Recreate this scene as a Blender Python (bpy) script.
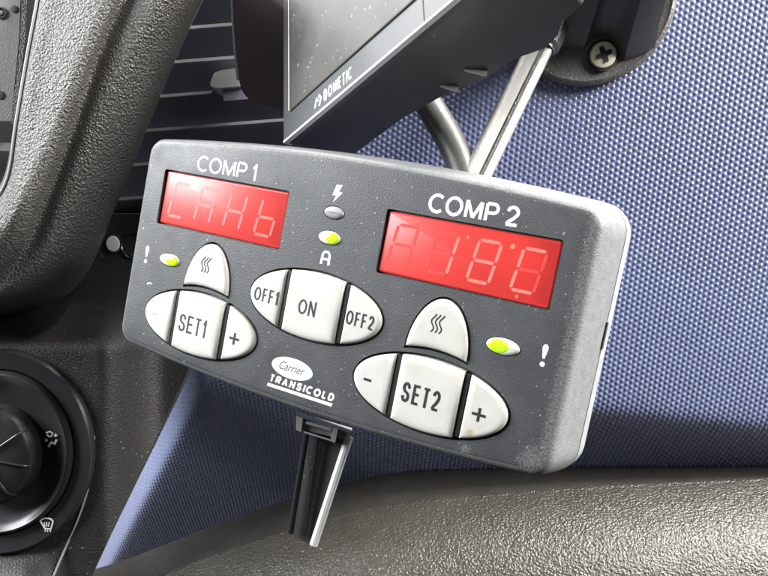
import bpy, bmesh, math, random
import numpy as np
from mathutils import Matrix, Vector

for o in list(bpy.data.objects): bpy.data.objects.remove(o)
scene = bpy.context.scene
COL = scene.collection
random.seed(4)

# ------------------------------------------------------------------ camera
FPX = 700.0                                   # focal length in photo pixels (768 wide)
PITCH = math.radians(20)
CAM = Vector((0, 0, 1.2))
RIGHT = Vector((1, 0, 0)); FWD = Vector((0, math.cos(PITCH), -math.sin(PITCH))); UP = Vector((0, math.sin(PITCH), math.cos(PITCH)))
cd = bpy.data.cameras.new('camera'); cam = bpy.data.objects.new('camera', cd); COL.objects.link(cam)
cam.location = CAM; cam.rotation_euler = (math.radians(90) - PITCH, 0, 0)
cd.sensor_width = 36; cd.lens = FPX / 768 * 36; cd.clip_start = 0.005; cd.clip_end = 50
scene.camera = cam

def W(p):                                     # millimetres right / down / forward of the camera -> world metres
    return CAM + (RIGHT * p[0] - UP * p[1] + FWD * p[2]) * 0.001

# ------------------------------------------------------------------ light
world = bpy.data.worlds.new('World'); scene.world = world; world.use_nodes = True
bg = world.node_tree.nodes['Background']; bg.inputs[0].default_value = (0.86, 0.93, 1.0, 1); bg.inputs[1].default_value = 0.055
def area(name, pos, aim, sx, sy, power, col):
    l = bpy.data.lights.new(name, 'AREA'); l.shape = 'RECTANGLE'; l.size = sx; l.size_y = sy; l.energy = power; l.color = col
    o = bpy.data.objects.new(name, l); COL.objects.link(o)
    a, b = W(pos), W(aim); o.location = a
    o.rotation_euler = (b - a).to_track_quat('-Z', 'Y').to_euler()
    return o
area('windscreen_light', (-60, -560, 400), (0, 0, 210), 1.30, 0.45, 18.0, (1.0, 0.98, 0.95))
area('sun_glint_light', (390, -600, 60), (40, 0, 210), 0.16, 0.16, 21.0, (1.0, 0.97, 0.90))  # small lamp added for direct sun, placed to glint on rims and shelf
area('side_window_light_left', (-620, -300, 70), (0, 0, 210), 0.40, 0.30, 14.0, (0.95, 0.98, 1.0))
area('side_window_light_right', (560, -330, -60), (60, 0, 210), 0.30, 0.25, 19.0, (1.0, 0.98, 0.94))
scene.view_settings.view_transform = 'Standard'; scene.view_settings.look = 'None'
scene.view_settings.exposure = 0.0; scene.view_settings.gamma = 1.0
scene.view_settings.use_curve_mapping = False
scene.render.engine = 'CYCLES'

# ------------------------------------------------------------------ pixel helpers
def Pt(px, py, z): return np.array([(px - 384) / FPX * z, (py - 288) / FPX * z, z], float)
def hit(px, py, o, n):                        # pixel ray against a plane (camera mm)
    d = np.array([(px - 384) / FPX, (py - 288) / FPX, 1.0]); return d * (np.dot(n, o) / np.dot(n, d))
def nrm(v): v = np.array(v, float); return v / np.linalg.norm(v)
def sstep(a, b, x): t = np.clip((x - a) / (b - a), 0, 1); return t * t * (3 - 2 * t)

# ------------------------------------------------------------------ materials
MAT = {}
def mat(name, col, rough=0.5, spec=0.5, metal=0.0, bump=(), var=0.0, varscale=400, dust=0.0, dustscale=900, coat=0.0, emis=None, estr=0.0, dustcol=(0.55, 0.55, 0.52, 1), smudge=0.0):
    m = bpy.data.materials.new(name); m.use_nodes = True; nt = m.node_tree; N = nt.nodes; L = nt.links
    b = N['Principled BSDF']; b.inputs['Roughness'].default_value = rough; b.inputs['Metallic'].default_value = metal
    b.inputs['Specular IOR Level'].default_value = spec; b.inputs['Coat Weight'].default_value = coat; b.inputs['Coat Roughness'].default_value = 0.12
    tc = N.new('ShaderNodeTexCoord'); c4 = (*col, 1); b.inputs['Base Color'].default_value = c4
    src = None
    def noise(scale, detail=2, rgh=0.5, kind='noise'):
        if kind == 'voronoi':
            n = N.new('ShaderNodeTexVoronoi'); n.inputs['Scale'].default_value = scale; L.new(tc.outputs['Object'], n.inputs['Vector']); return n.outputs['Distance']
        n = N.new('ShaderNodeTexNoise'); n.inputs['Scale'].default_value = scale; n.inputs['Detail'].default_value = detail; n.inputs['Roughness'].default_value = rgh
        L.new(tc.outputs['Object'], n.inputs['Vector']); return n.outputs['Fac']
    if var:
        r = N.new('ShaderNodeMapRange'); L.new(noise(varscale, 4, 0.6), r.inputs[0]); r.inputs[1].default_value = 0.3; r.inputs[2].default_value = 0.7
        r.inputs[3].default_value = 1 - var; r.inputs[4].default_value = 1 + var
        mx = N.new('ShaderNodeMix'); mx.data_type = 'RGBA'; mx.blend_type = 'MULTIPLY'; mx.inputs[0].default_value = 1
        mx.inputs[6].default_value = c4; L.new(r.outputs[0], mx.inputs[7]); src = mx.outputs[2]
    if dust:
        r = N.new('ShaderNodeMapRange'); L.new(noise(dustscale, 1, 0.4), r.inputs[0]); r.inputs[1].default_value = 0.72; r.inputs[2].default_value = 0.78
        r.inputs[3].default_value = 0; r.inputs[4].default_value = dust
        mx = N.new('ShaderNodeMix'); mx.data_type = 'RGBA'; L.new(r.outputs[0], mx.inputs[0])
        mx.inputs[6].default_value = c4; mx.inputs[7].default_value = dustcol
        if src: L.new(src, mx.inputs[6])
        src = mx.outputs[2]
    if src: L.new(src, b.inputs['Base Color'])
    if smudge:
        r = N.new('ShaderNodeMapRange'); L.new(noise(60, 5, 0.65), r.inputs[0]); r.inputs[1].default_value = 0.3; r.inputs[2].default_value = 0.7
        r.inputs[3].default_value = max(0.03, rough - smudge); r.inputs[4].default_value = min(1, rough + smudge); L.new(r.outputs[0], b.inputs['Roughness'])
    prev = None
    for (scale, strength, dist, kind) in bump:
        bn = N.new('ShaderNodeBump'); bn.inputs['Strength'].default_value = strength; bn.inputs['Distance'].default_value = dist
        L.new(noise(scale, 2, 0.55, kind), bn.inputs['Height'])
        if prev: L.new(prev, bn.inputs['Normal'])
        prev = bn.outputs[0]
    if prev: L.new(prev, b.inputs['Normal'])
    if emis: b.inputs['Emission Color'].default_value = (*emis, 1); b.inputs['Emission Strength'].default_value = estr
    MAT[name] = m; return m
mat('panel_plastic', (0.060, 0.062, 0.066), 0.50, 0.5, bump=[(2600, 0.35, 0.0002, 'noise')], var=0.18, varscale=130, dust=0.55, dustscale=1100, smudge=0.1)
mat('rim_glare_plastic', (0.14, 0.145, 0.147), 0.42, 0.5, bump=[(2400, 0.35, 0.0003, 'noise')], var=0.14, varscale=500)  # dark shell; glare on rim and sides painted in as lighter grey
def wear(m, spots, col, scale):
    """worn or stained patches with a shape of their own: (axis x/y or spot centre, ranges in mm)"""
    nt = MAT[m].node_tree; N = nt.nodes; L = nt.links; b = N['Principled BSDF']
    tc = N.new('ShaderNodeTexCoord'); n = N.new('ShaderNodeTexNoise'); n.inputs['Scale'].default_value = scale; n.inputs['Detail'].default_value = 3; L.new(tc.outputs['Object'], n.inputs['Vector'])
    tot = None
    for kind, *a in spots:
        r = N.new('ShaderNodeMapRange'); r.interpolation_type = 'SMOOTHSTEP'
        if kind == 'spot':
            d = N.new('ShaderNodeVectorMath'); d.operation = 'DISTANCE'; L.new(tc.outputs['Object'], d.inputs[0]); d.inputs[1].default_value = (a[0] * .001, a[1] * .001, a[2] * .001); L.new(d.outputs['Value'], r.inputs[0])
            r.inputs[1].default_value = a[4] * .001; r.inputs[2].default_value = a[3] * .001
        else:
            sx = N.new('ShaderNodeSeparateXYZ'); L.new(tc.outputs['Object'], sx.inputs[0]); L.new(sx.outputs[kind], r.inputs[0]); r.inputs[1].default_value = a[0] * .001; r.inputs[2].default_value = a[1] * .001
        r.inputs[3].default_value = 0; r.inputs[4].default_value = a[-1]
        if tot is None: tot = r.outputs[0]
        else:
            mx = N.new('ShaderNodeMath'); mx.operation = 'MAXIMUM'; L.new(tot, mx.inputs[0]); L.new(r.outputs[0], mx.inputs[1]); tot = mx.outputs[0]
    ad = N.new('ShaderNodeMath'); ad.operation = 'ADD'; L.new(tot, ad.inputs[0]); L.new(n.outputs['Fac'], ad.inputs[1])
    st = N.new('ShaderNodeMapRange'); L.new(ad.outputs[0], st.inputs[0]); st.inputs[1].default_value = 0.80; st.inputs[2].default_value = 1.15; st.inputs[4].default_value = 0.85
    mix = N.new('ShaderNodeMix'); mix.data_type = 'RGBA'; L.new(st.outputs[0], mix.inputs[0]); mix.inputs[7].default_value = (*col, 1)
    src = b.inputs['Base Color'].links[0].from_socket if b.inputs['Base Color'].links else None
    if src: L.new(src, mix.inputs[6])
    else: mix.inputs[6].default_value = b.inputs['Base Color'].default_value
    L.new(mix.outputs[2], b.inputs['Base Color'])
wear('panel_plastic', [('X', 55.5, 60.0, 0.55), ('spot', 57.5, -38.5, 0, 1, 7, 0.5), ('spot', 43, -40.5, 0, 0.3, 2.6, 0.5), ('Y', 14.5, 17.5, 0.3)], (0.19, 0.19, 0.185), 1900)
mat('rear_plastic', (0.24, 0.25, 0.255), 0.45, 0.5, bump=[(2200, 0.3, 0.0002, 'noise')], var=0.12, varscale=200)
mat('button_white', (0.60, 0.585, 0.54), 0.42, 0.5, var=0.06, varscale=160, bump=[(900, 0.08, 0.0002, 'noise')])
wear('button_white', [('spot', 43.2, -36.6, 1.0, 0.3, 2.2, 0.6), ('spot', -36, -20.2, 1.0, 0.2, 1.6, 0.3)], (0.42, 0.36, 0.22), 500)
mat('button_base', (0.022, 0.022, 0.023), 0.35, 0.5)
mat('print_white', (0.80, 0.80, 0.80), 0.55)
mat('print_black', (0.02, 0.02, 0.02), 0.5)
mat('print_grey', (0.08, 0.08, 0.09), 0.5)
mat('print_faded', (0.42, 0.41, 0.39), 0.5)
mat('display_red', (0.58, 0.040, 0.034), 0.34, 0.4, coat=0.0, var=0.05, varscale=60, emis=(1.0, 0.06, 0.05), estr=0.12)
mat('segment_dim', (0.60, 0.062, 0.054), 0.34, emis=(1.0, 0.06, 0.05), estr=0.16)
mat('segment_faint', (0.62, 0.085, 0.078), 0.34, emis=(1.0, 0.12, 0.10), estr=0.14)
mat('segment_lit', (0.74, 0.17, 0.14), 0.3, emis=(1.0, 0.20, 0.15), estr=0.42)
mat('led_lens', (0.78, 0.80, 0.68), 0.18, 0.6, coat=0.5)
mat('led_green', (0.45, 0.75, 0.02), 0.2, 0.6, coat=0.5, emis=(0.42, 0.85, 0.0), estr=0.45)
mat('led_off', (0.36, 0.37, 0.38), 0.3, 0.6, coat=0.3)
mat('grain_plastic', (0.100, 0.097, 0.090), 0.34, 0.5, bump=[(1400, 1.0, 0.0009, 'noise')], var=0.12, varscale=120)
mat('grain_shelf', (0.024, 0.0225, 0.0195), 0.25, 0.36, bump=[(1250, 1.0, 0.00050, 'noise')], var=0.15, varscale=120)
mat('fascia_plastic', (0.022, 0.0205, 0.0195), 0.5, 0.45, bump=[(1800, 0.5, 0.0006, 'noise')], var=0.15, varscale=90, dust=0.25, dustscale=1000)
mat('vent_plastic', (0.075, 0.082, 0.10), 0.42, 0.5, bump=[(2500, 0.2, 0.0002, 'noise')], dust=0.2, dustscale=1000)
mat('lit_edge_grey', (0.15, 0.155, 0.16), 0.4, 0.5)  # slat edges catching light, painted as a paler grey
mat('tab_plastic', (0.40, 0.40, 0.40), 0.35, 0.5)
mat('tab_dark', (0.17, 0.16, 0.21), 0.4, 0.5)
mat('blue_weave', (0.135, 0.158, 0.285), 0.32, 0.8, var=0.10, varscale=260, dust=0.35, dustscale=700)
for k_, v_ in (('Sheen Weight', 0.55), ('Sheen Roughness', 0.35)): MAT['blue_weave'].node_tree.nodes['Principled BSDF'].inputs[k_].default_value = v_
mat('black_gloss', (0.022, 0.022, 0.024), 0.22, 0.5, smudge=0.08)
mat('black_satin', (0.050, 0.046, 0.047), 0.40, 0.45, bump=[(1400, 0.2, 0.0003, 'noise')], smudge=0.1, dust=0.18, dustscale=1100)
mat('housing_matt', (0.20, 0.158, 0.176), 0.6, 0.25, bump=[(1400, 0.15, 0.0003, 'noise')])
mat('mount_plastic', (0.085, 0.082, 0.081), 0.30, 0.5, bump=[(500, 0.35, 0.0006, 'noise'), (1700, 0.4, 0.0004, 'noise')], smudge=0.12)
mat('screen_glass', (0.060, 0.056, 0.052), 0.42, 0.35, dust=0.5, dustscale=800, smudge=0.1, var=0.15, varscale=50)
mat('bezel_gloss', (0.07, 0.074, 0.08), 0.36, 0.4, smudge=0.05)
mat('trim_and_glint', (0.78, 0.78, 0.78), 0.3, 0.5)  # white for the monitor trims and for a glint painted on the bracket
mat('hose_rubber', (0.05, 0.05, 0.049), 0.42, 0.5, bump=[(2000, 0.3, 0.0003, 'noise')], var=0.2, varscale=150)
mat('screw_zinc', (0.66, 0.61, 0.49), 0.36, 0.5, metal=0.3, bump=[(1500, 0.25, 0.0003, 'noise')])
mat('radio_grey', (0.15, 0.15, 0.145), 0.45, 0.5, var=0.08, bump=[(2000, 0.25, 0.0003, 'noise')])
mat('rod_silver', (0.48, 0.48, 0.46), 0.28, 0.6, metal=0.6, bump=[(900, 0.25, 0.0003, 'noise')])
mat('rod_black', (0.045, 0.045, 0.045), 0.30, 0.6, bump=[(1300, 0.35, 0.0004, 'noise')])
mat('clip_grey', (0.20, 0.20, 0.20), 0.4)
mat('plug_white', (0.78, 0.78, 0.74), 0.4, 0.5)
mat('dial_black', (0.026, 0.026, 0.028), 0.34, 0.5, bump=[(2400, 0.15, 0.0002, 'noise')], smudge=0.1)
mat('seam_grey', (0.30, 0.30, 0.30), 0.4)
mat('void', (0.010, 0.010, 0.011), 0.7)

# ------------------------------------------------------------------ object helpers
FRAME = {}
def thing(name, label, cat, M=None, base=None, group=None):
    o = bpy.data.objects.new(name, None); COL.objects.link(o); o.empty_display_size = 0.01
    if M is None: M = Matrix.Translation(W(base))
    o.matrix_world = M; FRAME[o] = M
    o['label'] = label; o['category'] = cat
    if group: o['group'] = group
    return o
def mk(name, verts, faces, m, parent=None, local=False, smooth=35, kind=None):
    """one mesh object; verts in camera millimetres, or in the parent's own millimetres when local"""
    M = FRAME[parent] if parent else Matrix.Translation(W(verts[0]))
    if local: vs = [Vector(v) * 0.001 for v in verts]
    else:
        Mi = M.inverted(); vs = [Mi @ W(v) for v in verts]
    me = bpy.data.meshes.new(name); me.from_pydata(vs, [], faces); me.materials.append(MAT[m] if isinstance(m, str) else m)
    bm = bmesh.new(); bm.from_mesh(me); bmesh.ops.recalc_face_normals(bm, faces=bm.faces); bm.to_mesh(me); bm.free()
    if smooth:
        me.polygons.foreach_set('use_smooth', [True] * len(me.polygons)); me.set_sharp_from_angle(angle=math.radians(smooth))
    o = bpy.data.objects.new(name, me); COL.objects.link(o)
    if parent: o.parent = parent; FRAME[o] = M
    else: o.matrix_world = M; FRAME[o] = M
    if kind: o['kind'] = kind
    return o
def add(*meshes):
    V, F = [], []
    for v, f in meshes:
        k = len(V); V += list(v); F += [[i + k for i in q] for q in f]
    return V, F
def loft(rings, cap0=True, cap1=True, closed=True):
    V, F = [], []; n = len(rings[0])
    for r in rings: V += [tuple(p) for p in r]
    for i in range(len(rings) - 1):
        for j in range(n if closed else n - 1):
            a, b = i * n + j, i * n + (j + 1) % n; F.append([a, b, b + n, a + n])
    if cap0: F.append(list(range(n)))
    if cap1: F.append([(len(rings) - 1) * n + j for j in range(n)][::-1])
    return V, F
def off2(P, d):                               # offset a closed counter-clockwise outline outwards by d
    n = len(P); out = []
    for i in range(n):
        p0, p, p1 = np.array(P[i - 1]), np.array(P[i]), np.array(P[(i + 1) % n])
        a, b = nrm(p - p0 + 1e-12), nrm(p1 - p + 1e-12)
        na, nb = np.array([a[1], -a[0]]), np.array([b[1], -b[0]])
        s = na + nb; k = max(0.35, np.dot(s, s) / 2); out.append(p + s / k * d if k > 0 else p)
    return out
def slab(P, prof):                            # outline + (offset, z) profile, both ends capped
    return loft([[(*q, z) for q in off2(P, d)] for d, z in prof])
def ell(cx, cy, a, b, n=48): return [(cx + a * math.cos(2 * math.pi * i / n), cy + b * math.sin(2 * math.pi * i / n)) for i in range(n)]
def rrect(x0, x1, y0, y1, r, k=5, seg=1):
    P = []
    C = [(x1 - r, y0 + r, -90), (x1 - r, y1 - r, 0), (x0 + r, y1 - r, 90), (x0 + r, y0 + r, 180)]
    for cx, cy, a in C:
        arc = [(cx + r * math.cos(math.radians(a + 90 * i / k)), cy + r * math.sin(math.radians(a + 90 * i / k))) for i in range(k + 1)]
        if P and seg > 1:
            q = P[-1]; P += [(q[0] + (arc[0][0] - q[0]) * i / seg, q[1] + (arc[0][1] - q[1]) * i / seg) for i in range(1, seg)]
        P += arc
    if seg > 1:
        q = P[-1]; P += [(q[0] + (P[0][0] - q[0]) * i / seg, q[1] + (P[0][1] - q[1]) * i / seg) for i in range(1, seg)]
    return P
def tube(path, rad, n=16, cap=True):
    path = [np.array(p, float) for p in path]; rings = []; up = np.array([0.3, 0.2, 1.0])
    for i, p in enumerate(path):
        t = nrm(path[min(i + 1, len(path) - 1)] - path[max(i - 1, 0)])
        u = nrm(up - t * np.dot(up, t)); v = np.cross(t, u); up = u
        r = rad[i] if hasattr(rad, '__len__') else rad
        rings.append([p + r * (math.cos(2 * math.pi * j / n) * u + math.sin(2 * math.pi * j / n) * v) for j in range(n)])
    return loft(rings, cap, cap)
def spline(pts, k=8):
    P = [np.array(p, float) for p in pts]; out = []
    for i in range(len(P) - 1):
        p0, p1, p2, p3 = P[max(i - 1, 0)], P[i], P[i + 1], P[min(i + 2, len(P) - 1)]
        for j in range(k):
            t = j / k; out.append(0.5 * (2 * p1 + (p2 - p0) * t + (2 * p0 - 5 * p1 + 4 * p2 - p3) * t * t + (3 * p1 - p0 - 3 * p2 + p3) * t ** 3))
    out.append(P[-1]); return out
def stroke(pts, w, z0, z1):                   # flat printed line
    L_, R_ = [], []; w = w if hasattr(w, '__len__') else [w] * len(pts)
    for i, p in enumerate(pts):
        a, b = np.array(pts[max(i - 1, 0)]), np.array(pts[min(i + 1, len(pts) - 1)])
        t = nrm(b - a); q = np.array([-t[1], t[0]]) * w[i] / 2; p = np.array(p); L_.append(p + q); R_.append(p - q)
    P = R_ + L_[::-1]; n = len(P); k = len(pts)
    V = [(*p, z0) for p in P] + [(*p, z1) for p in P]; F = [[i, (i + 1) % n, (i + 1) % n + n, i + n] for i in range(n)]
    for i in range(k - 1):
        F.append([n + i, n + i + 1, n + n - 2 - i, n + n - 1 - i]); F.append([i, n - 1 - i, n - 2 - i, i + 1])
    return V, F
def flat(P, z0, z1): return slab(P, [(0, z0), (0, z1)])
def grid(fn, us, vs):
    V = [tuple(fn(u, v)) for v in vs for u in us]; n = len(us)
    F = [[j * n + i, j * n + i + 1, (j + 1) * n + i + 1, (j + 1) * n + i] for j in range(len(vs) - 1) for i in range(n - 1)]
    return V, F
def text(name, s, box, z, m, parent, shear=0.0, bold=0.0, xf=None):
    """lettering fitted to box = (x0, x1, y0, y1), in the parent's millimetres; xf maps a point (x, y, z) on"""
    c = bpy.data.curves.new('lettering', 'FONT'); c.body = s; c.size = 1; c.shear = shear; c.offset = bold; c.resolution_u = 3
    o = bpy.data.objects.new('tmp', c); COL.objects.link(o)
    me = bpy.data.meshes.new_from_object(o.evaluated_get(bpy.context.evaluated_depsgraph_get()))
    bpy.data.objects.remove(o)
    co = np.array([v.co[:] for v in me.vertices]); a, b = co.min(0), co.max(0)
    x0, x1, y0, y1 = box
    co[:, 0] = x0 + (co[:, 0] - a[0]) / (b[0] - a[0]) * (x1 - x0); co[:, 1] = y0 + (co[:, 1] - a[1]) / (b[1] - a[1]) * (y1 - y0); co[:, 2] = z
    V = [tuple(p) for p in co]; F = [list(p.vertices) for p in me.polygons]; bpy.data.meshes.remove(me)
    if xf: return mk(name, [xf(p) for p in V], F, m, parent, smooth=0)
    return mk(name, V, F, m, parent, local=True, smooth=0)

E_ = lambda cx, cy, rx, ry, a0, a1, n=18: [(cx + rx * math.cos(math.radians(a0 + (a1 - a0) * i / n)), cy + ry * math.sin(math.radians(a0 + (a1 - a0) * i / n))) for i in range(n + 1)]
_S = [(p[0], p[1]) for p in spline([(x, y, 0) for x, y in [(0.96, 0.75), (0.82, 0.94), (0.5, 1), (0.17, 0.93), (0.04, 0.75), (0.2, 0.58), (0.5, 0.51), (0.82, 0.42), (0.98, 0.25), (0.84, 0.06), (0.5, 0), (0.17, 0.06), (0.0, 0.27)]], 4)]
_P = [[(0, 0), (0, 1)], [(0, 1), (0.5, 1)] + E_(0.58, 0.735, 0.42, 0.265, 90, -90) + [(0.5, 0.47), (0, 0.47)]]
GLYPH = {'C': (0.80, [E_(0.6, 0.5, 0.6, 0.5, 48, 312, 26)]), 'O': (0.9, [E_(0.5, 0.5, 0.5, 0.5, 0, 360, 36)]), 'M': (0.9, [[(0, 0), (0, 1)], [(1, 0), (1, 1)], [(0.02, 1), (0.5, 0.02)], [(0.98, 1), (0.5, 0.02)]]),
    'P': (0.70, _P), 'R': (0.72, _P + [[(0.5, 0.47), (1, 0)]]), '1': (0.40, [[(0.8, -0.08), (0.8, 1.08)], [(0.8, 1.0), (0.1, 0.74)]]),
    '2': (0.66, [E_(0.5, 0.71, 0.48, 0.29, 172, -25, 14) + [(0.62, 0.36), (0.22, 0.16), (0.05, 0.0)], [(0, 0), (1.05, 0)]]), 'S': (0.70, [_S]), 'E': (0.64, [[(0, -0.08), (0, 1.08)], [(0, 1), (1.05, 1)], [(0, 0.52), (0.95, 0.52)], [(0, 0), (1.05, 0)]]),
    'T': (0.58, [[(-0.14, 1), (1.14, 1)], [(0.5, 1), (0.5, -0.08)]]), 'N': (0.74, [[(0, -0.08), (0, 1.08)], [(1, -0.08), (1, 1.08)], [(0.02, 1), (0.98, 0)]]), 'F': (0.60, [[(0, -0.08), (0, 1.08)], [(0, 1), (1.08, 1)], [(0, 0.5), (0.95, 0.5)]]),
    'A': (0.78, [[(0, -0.06), (0.5, 1.04)], [(1, -0.06), (0.5, 1.04)], [(0.2, 0.33), (0.8, 0.33)]]), 'I': (0.16, [[(0.5, -0.08), (0.5, 1.08)]]), 'L': (0.58, [[(0, -0.08), (0, 1.08)], [(0, 0), (1.1, 0)]]),
    'D': (0.74, [[(0, -0.02), (0, 1.02)], [(0, 1), (0.42, 1)] + E_(0.45, 0.5, 0.55, 0.5, 85, -85, 18) + [(0.42, 0), (0, 0)]])}
def letters(name, s, box, wt, z, m, parent, gap=0.16, slant=0.0, xf=None):
    """sans capitals drawn as strokes of width wt, fitted to box, in the parent's millimetres"""
    x0, x1, y0, y1 = box; adv = 0; H = y1 - y0; pos = []
    for ch in s:
        if ch == ' ': adv += 0.22; continue
        pos.append((ch, adv)); adv += GLYPH[ch][0] + gap
    tot = adv - gap; kx = (x1 - x0) / tot; parts = []
    for ch, a in pos:
        w, sts = GLYPH[ch]; gw = w * kx
        for n_, st in enumerate(sts):
            pts = [(x0 + a * kx + wt / 2 + px_ * max(gw - wt, 0.01), wt / 2 + py_ * (H - wt)) for px_, py_ in st]
            pts = [(px_ + slant * py_, y0 + py_) for px_, py_ in pts]
            parts.append(stroke(pts, wt, z - 0.03, z + 0.004 * n_))
    V, F = add(*parts)
    if xf: return mk(name, [xf(v) for v in V], F, m, parent, smooth=0)
    return mk(name, V, F, m, parent, local=True, smooth=0)

# ================================================================== THE SETTING
def structure(o, label=None, cat=None):
    o['kind'] = 'structure'
    if label: o['label'] = label
    if cat: o['category'] = cat
    return o

# blue woven dash panel: a plane that rolls under along its bottom and over along its left edge, with raised dots
bA, bB, bC = Pt(672, 20, 213), Pt(768, 424, 231), Pt(178, 380, 240)
bN = nrm(np.cross(bB - bA, bC - bA)); bN = bN if bN[2] < 0 else -bN
bend0, bend1 = hit(207, 372, bA, bN), hit(768, 427, bA, bN)
bU = nrm(bend1 - bend0); bV = np.cross(bU, bN); bV = bV if bV[1] < 0 else -bV
def buv(p): d = np.array(p) - bend0; return np.dot(d, bU), np.dot(d, bV)
BS = 0.75                                     # how steeply the lower part falls back
lowN = nrm(np.cross(bU, bV + bN * BS)); lowN = lowN if lowN[2] < 0 else -lowN
ledge = [buv(hit(302, 120, bA, bN)), buv(hit(180, 376, bA, bN)), buv(hit(86, 576, bend0, lowN)), buv(hit(40, 675, bend0, lowN))]
step = 0.36
us = np.arange(-165, 215, step); vs = np.arange(-210, 175, step)
UU, VV = np.meshgrid(us, vs)
ul = np.interp(VV, [p[1] for p in ledge[::-1]], [p[0] for p in ledge[::-1]])
q_ = 0.5 * (-VV + np.sqrt(VV * VV + 6.0)) * BS
e_ = (ul + 9.0) - UU
back = q_ + 0.5 * (e_ + np.sqrt(e_ * e_ + 5.0)) * 1.5
k = 2 * math.pi / 1.58
hx = (np.cos(k * (UU)) + np.cos(k * (0.5 * UU + 0.866 * VV)) + np.cos(k * (0.5 * UU - 0.866 * VV)) + 1.5) / 4.5
bump = 0.50 * hx
P = bend0[None, None] + UU[..., None] * bU + VV[..., None] * bV - bN * (back - bump)[..., None]
# crop to what can be seen (with a margin) and to the left edge
pxs = 384 + FPX * P[..., 0] / P[..., 2]; pys = 288 + FPX * P[..., 1] / P[..., 2]
keep = (UU > ul - 0.2) & (pxs < 860) & (pys > -70) & (pys < 620)
idx = np.full(UU.shape, -1); idx[keep] = np.arange(keep.sum())
q = np.stack([idx[:-1, :-1], idx[:-1, 1:], idx[1:, 1:], idx[1:, :-1]], -1).reshape(-1, 4); q = q[(q >= 0).all(1)]
pts = P[keep]
o0 = W(pts[0])
Wp = (np.outer(pts[:, 0], RIGHT) - np.outer(pts[:, 1], UP) + np.outer(pts[:, 2], FWD)) * 0.001 + np.array(CAM) - np.array(o0)
me = bpy.data.meshes.new('blue_dash_panel'); me.vertices.add(len(Wp)); me.vertices.foreach_set('co', Wp.astype(np.float32).ravel())
me.loops.add(len(q) * 4); me.loops.foreach_set('vertex_index', q.astype(np.int32).ravel())
me.polygons.add(len(q)); me.polygons.foreach_set('loop_start', np.arange(0, len(q) * 4, 4, dtype=np.int32))
me.polygons.foreach_set('use_smooth', np.ones(len(q), bool)); me.update(calc_edges=True); me.validate(); me.materials.append(MAT['blue_weave'])
blue = bpy.data.objects.new('blue_dash_panel', me); COL.objects.link(blue); blue.location = o0
structure(blue, 'blue dotted woven dash panel behind the controller', 'dash panel')

# grained shelf rolling towards the viewer below the blue panel
edge = spline([Pt(-80, 640, 237), Pt(60, 612, 237), Pt(200, 560, 238), Pt(300, 526, 239), Pt(345, 514, 239), Pt(400, 503, 239), Pt(490, 494, 238), Pt(580, 487, 237), Pt(680, 482, 236), Pt(768, 478, 235), Pt(880, 472, 234)], 8)
prof = [(-1.5, 34), (-0.6, 12), (0, 0.8), (0.5, -0.6), (2.2, -5), (5, -11), (9, -17.5), (14, -23), (21, -28), (31, -31.5), (46, -33), (80, -33)]
pf = spline([(a, b, 0) for a, b in prof], 4)
V, F = grid(lambda u, v: edge[int(u)] + np.array([0, pf[int(v)][0], pf[int(v)][1]]), range(len(edge)), range(len(pf)))
structure(mk('dash_shelf', V, F, 'grain_shelf', smooth=60), 'dark grained dashboard shelf below the blue panel', 'shelf')

# console fascia: dark plastic carrying the dial, left of the blue panel
def xr(py): return 256 + (py - 214) * (87 - 256) / (576 - 214) + 5
def fas(u, v):
    py = v; px = -90 + (xr(py) + 90) * u
    z = 246.0 - 6 * (1 - u)
    z += (227.2 - z) * sstep(300, 350, py) * sstep(165, 98, px)
    z -= 8 * sstep(548, 585, py) * sstep(75, 20, px)
    return Pt(px, py, z)
V, F = grid(fas, np.linspace(0, 1, 60), np.linspace(214, 650, 90))
nV = len(V); V2 = V + [tuple(Pt(-90 + (xr(214) + 90) * u, 213, 285.0)) for u in np.linspace(0, 1, 60)]
F += [[i, i + 1, nV + i + 1, nV + i] for i in range(59)]
fascia = mk('console_fascia', V2, F, 'fascia_plastic', smooth=50)
structure(fascia, 'dark plastic console fascia around the dial', 'fascia')
sp = [np.array(Pt(x, y, 236.0)) for x, y in [(94, 436), (93, 462), (88, 488), (79, 516), (66, 547), (50, 584)]]
sp = [p * ((fas((384 + FPX * p[0] / p[2] + 90) / (xr(288 + FPX * p[1] / p[2]) + 90), 288 + FPX * p[1] / p[2])[2] - 0.1) / p[2]) for p in sp]
V, F = tube(spline(sp, 8), 0.35, 8)
mk('seam_trim', V, F, 'seam_grey', fascia)

# two-lobed console surround sweeping down and curling left
C_in = [(45, -40, 206), (39, 0, 205), (28, 60, 205), (18, 120, 205), (9, 178, 206), (-10, 205, 208), (-50, 225, 209), (-110, 235, 209)]
C_l1 = [(70, -40, 202.5), (62, 0, 202.5), (48, 60, 202.5), (36, 120, 202.5), (22, 190, 201), (-2, 228, 203), (-45, 252, 206), (-110, 262, 207)]
C_l2 = [(122, -40, 200.5), (108, 0, 200.5), (84, 60, 200.5), (62, 120, 201), (38, 192, 203), (10, 248, 206), (-40, 282, 209), (-110, 292, 210)]
C_g = [(142, -40, 205.5), (124, 0, 206), (99, 56, 206.5), (79, 114, 207), (52, 188, 209), (20, 258, 212), (-35, 297, 214), (-110, 306, 215)]
C_o1 = [(158, -40, 203), (140, 0, 203), (113, 60, 204), (92, 120, 205), (66, 192, 207), (32, 268, 211), (-32, 304, 214), (-110, 312, 215)]
C_o2 = [(190, -40, 204), (170, 0, 204), (140, 62, 206), (116, 122, 208), (90, 196, 212), (52, 278, 217), (-28, 309, 220), (-110, 317, 221)]
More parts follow.
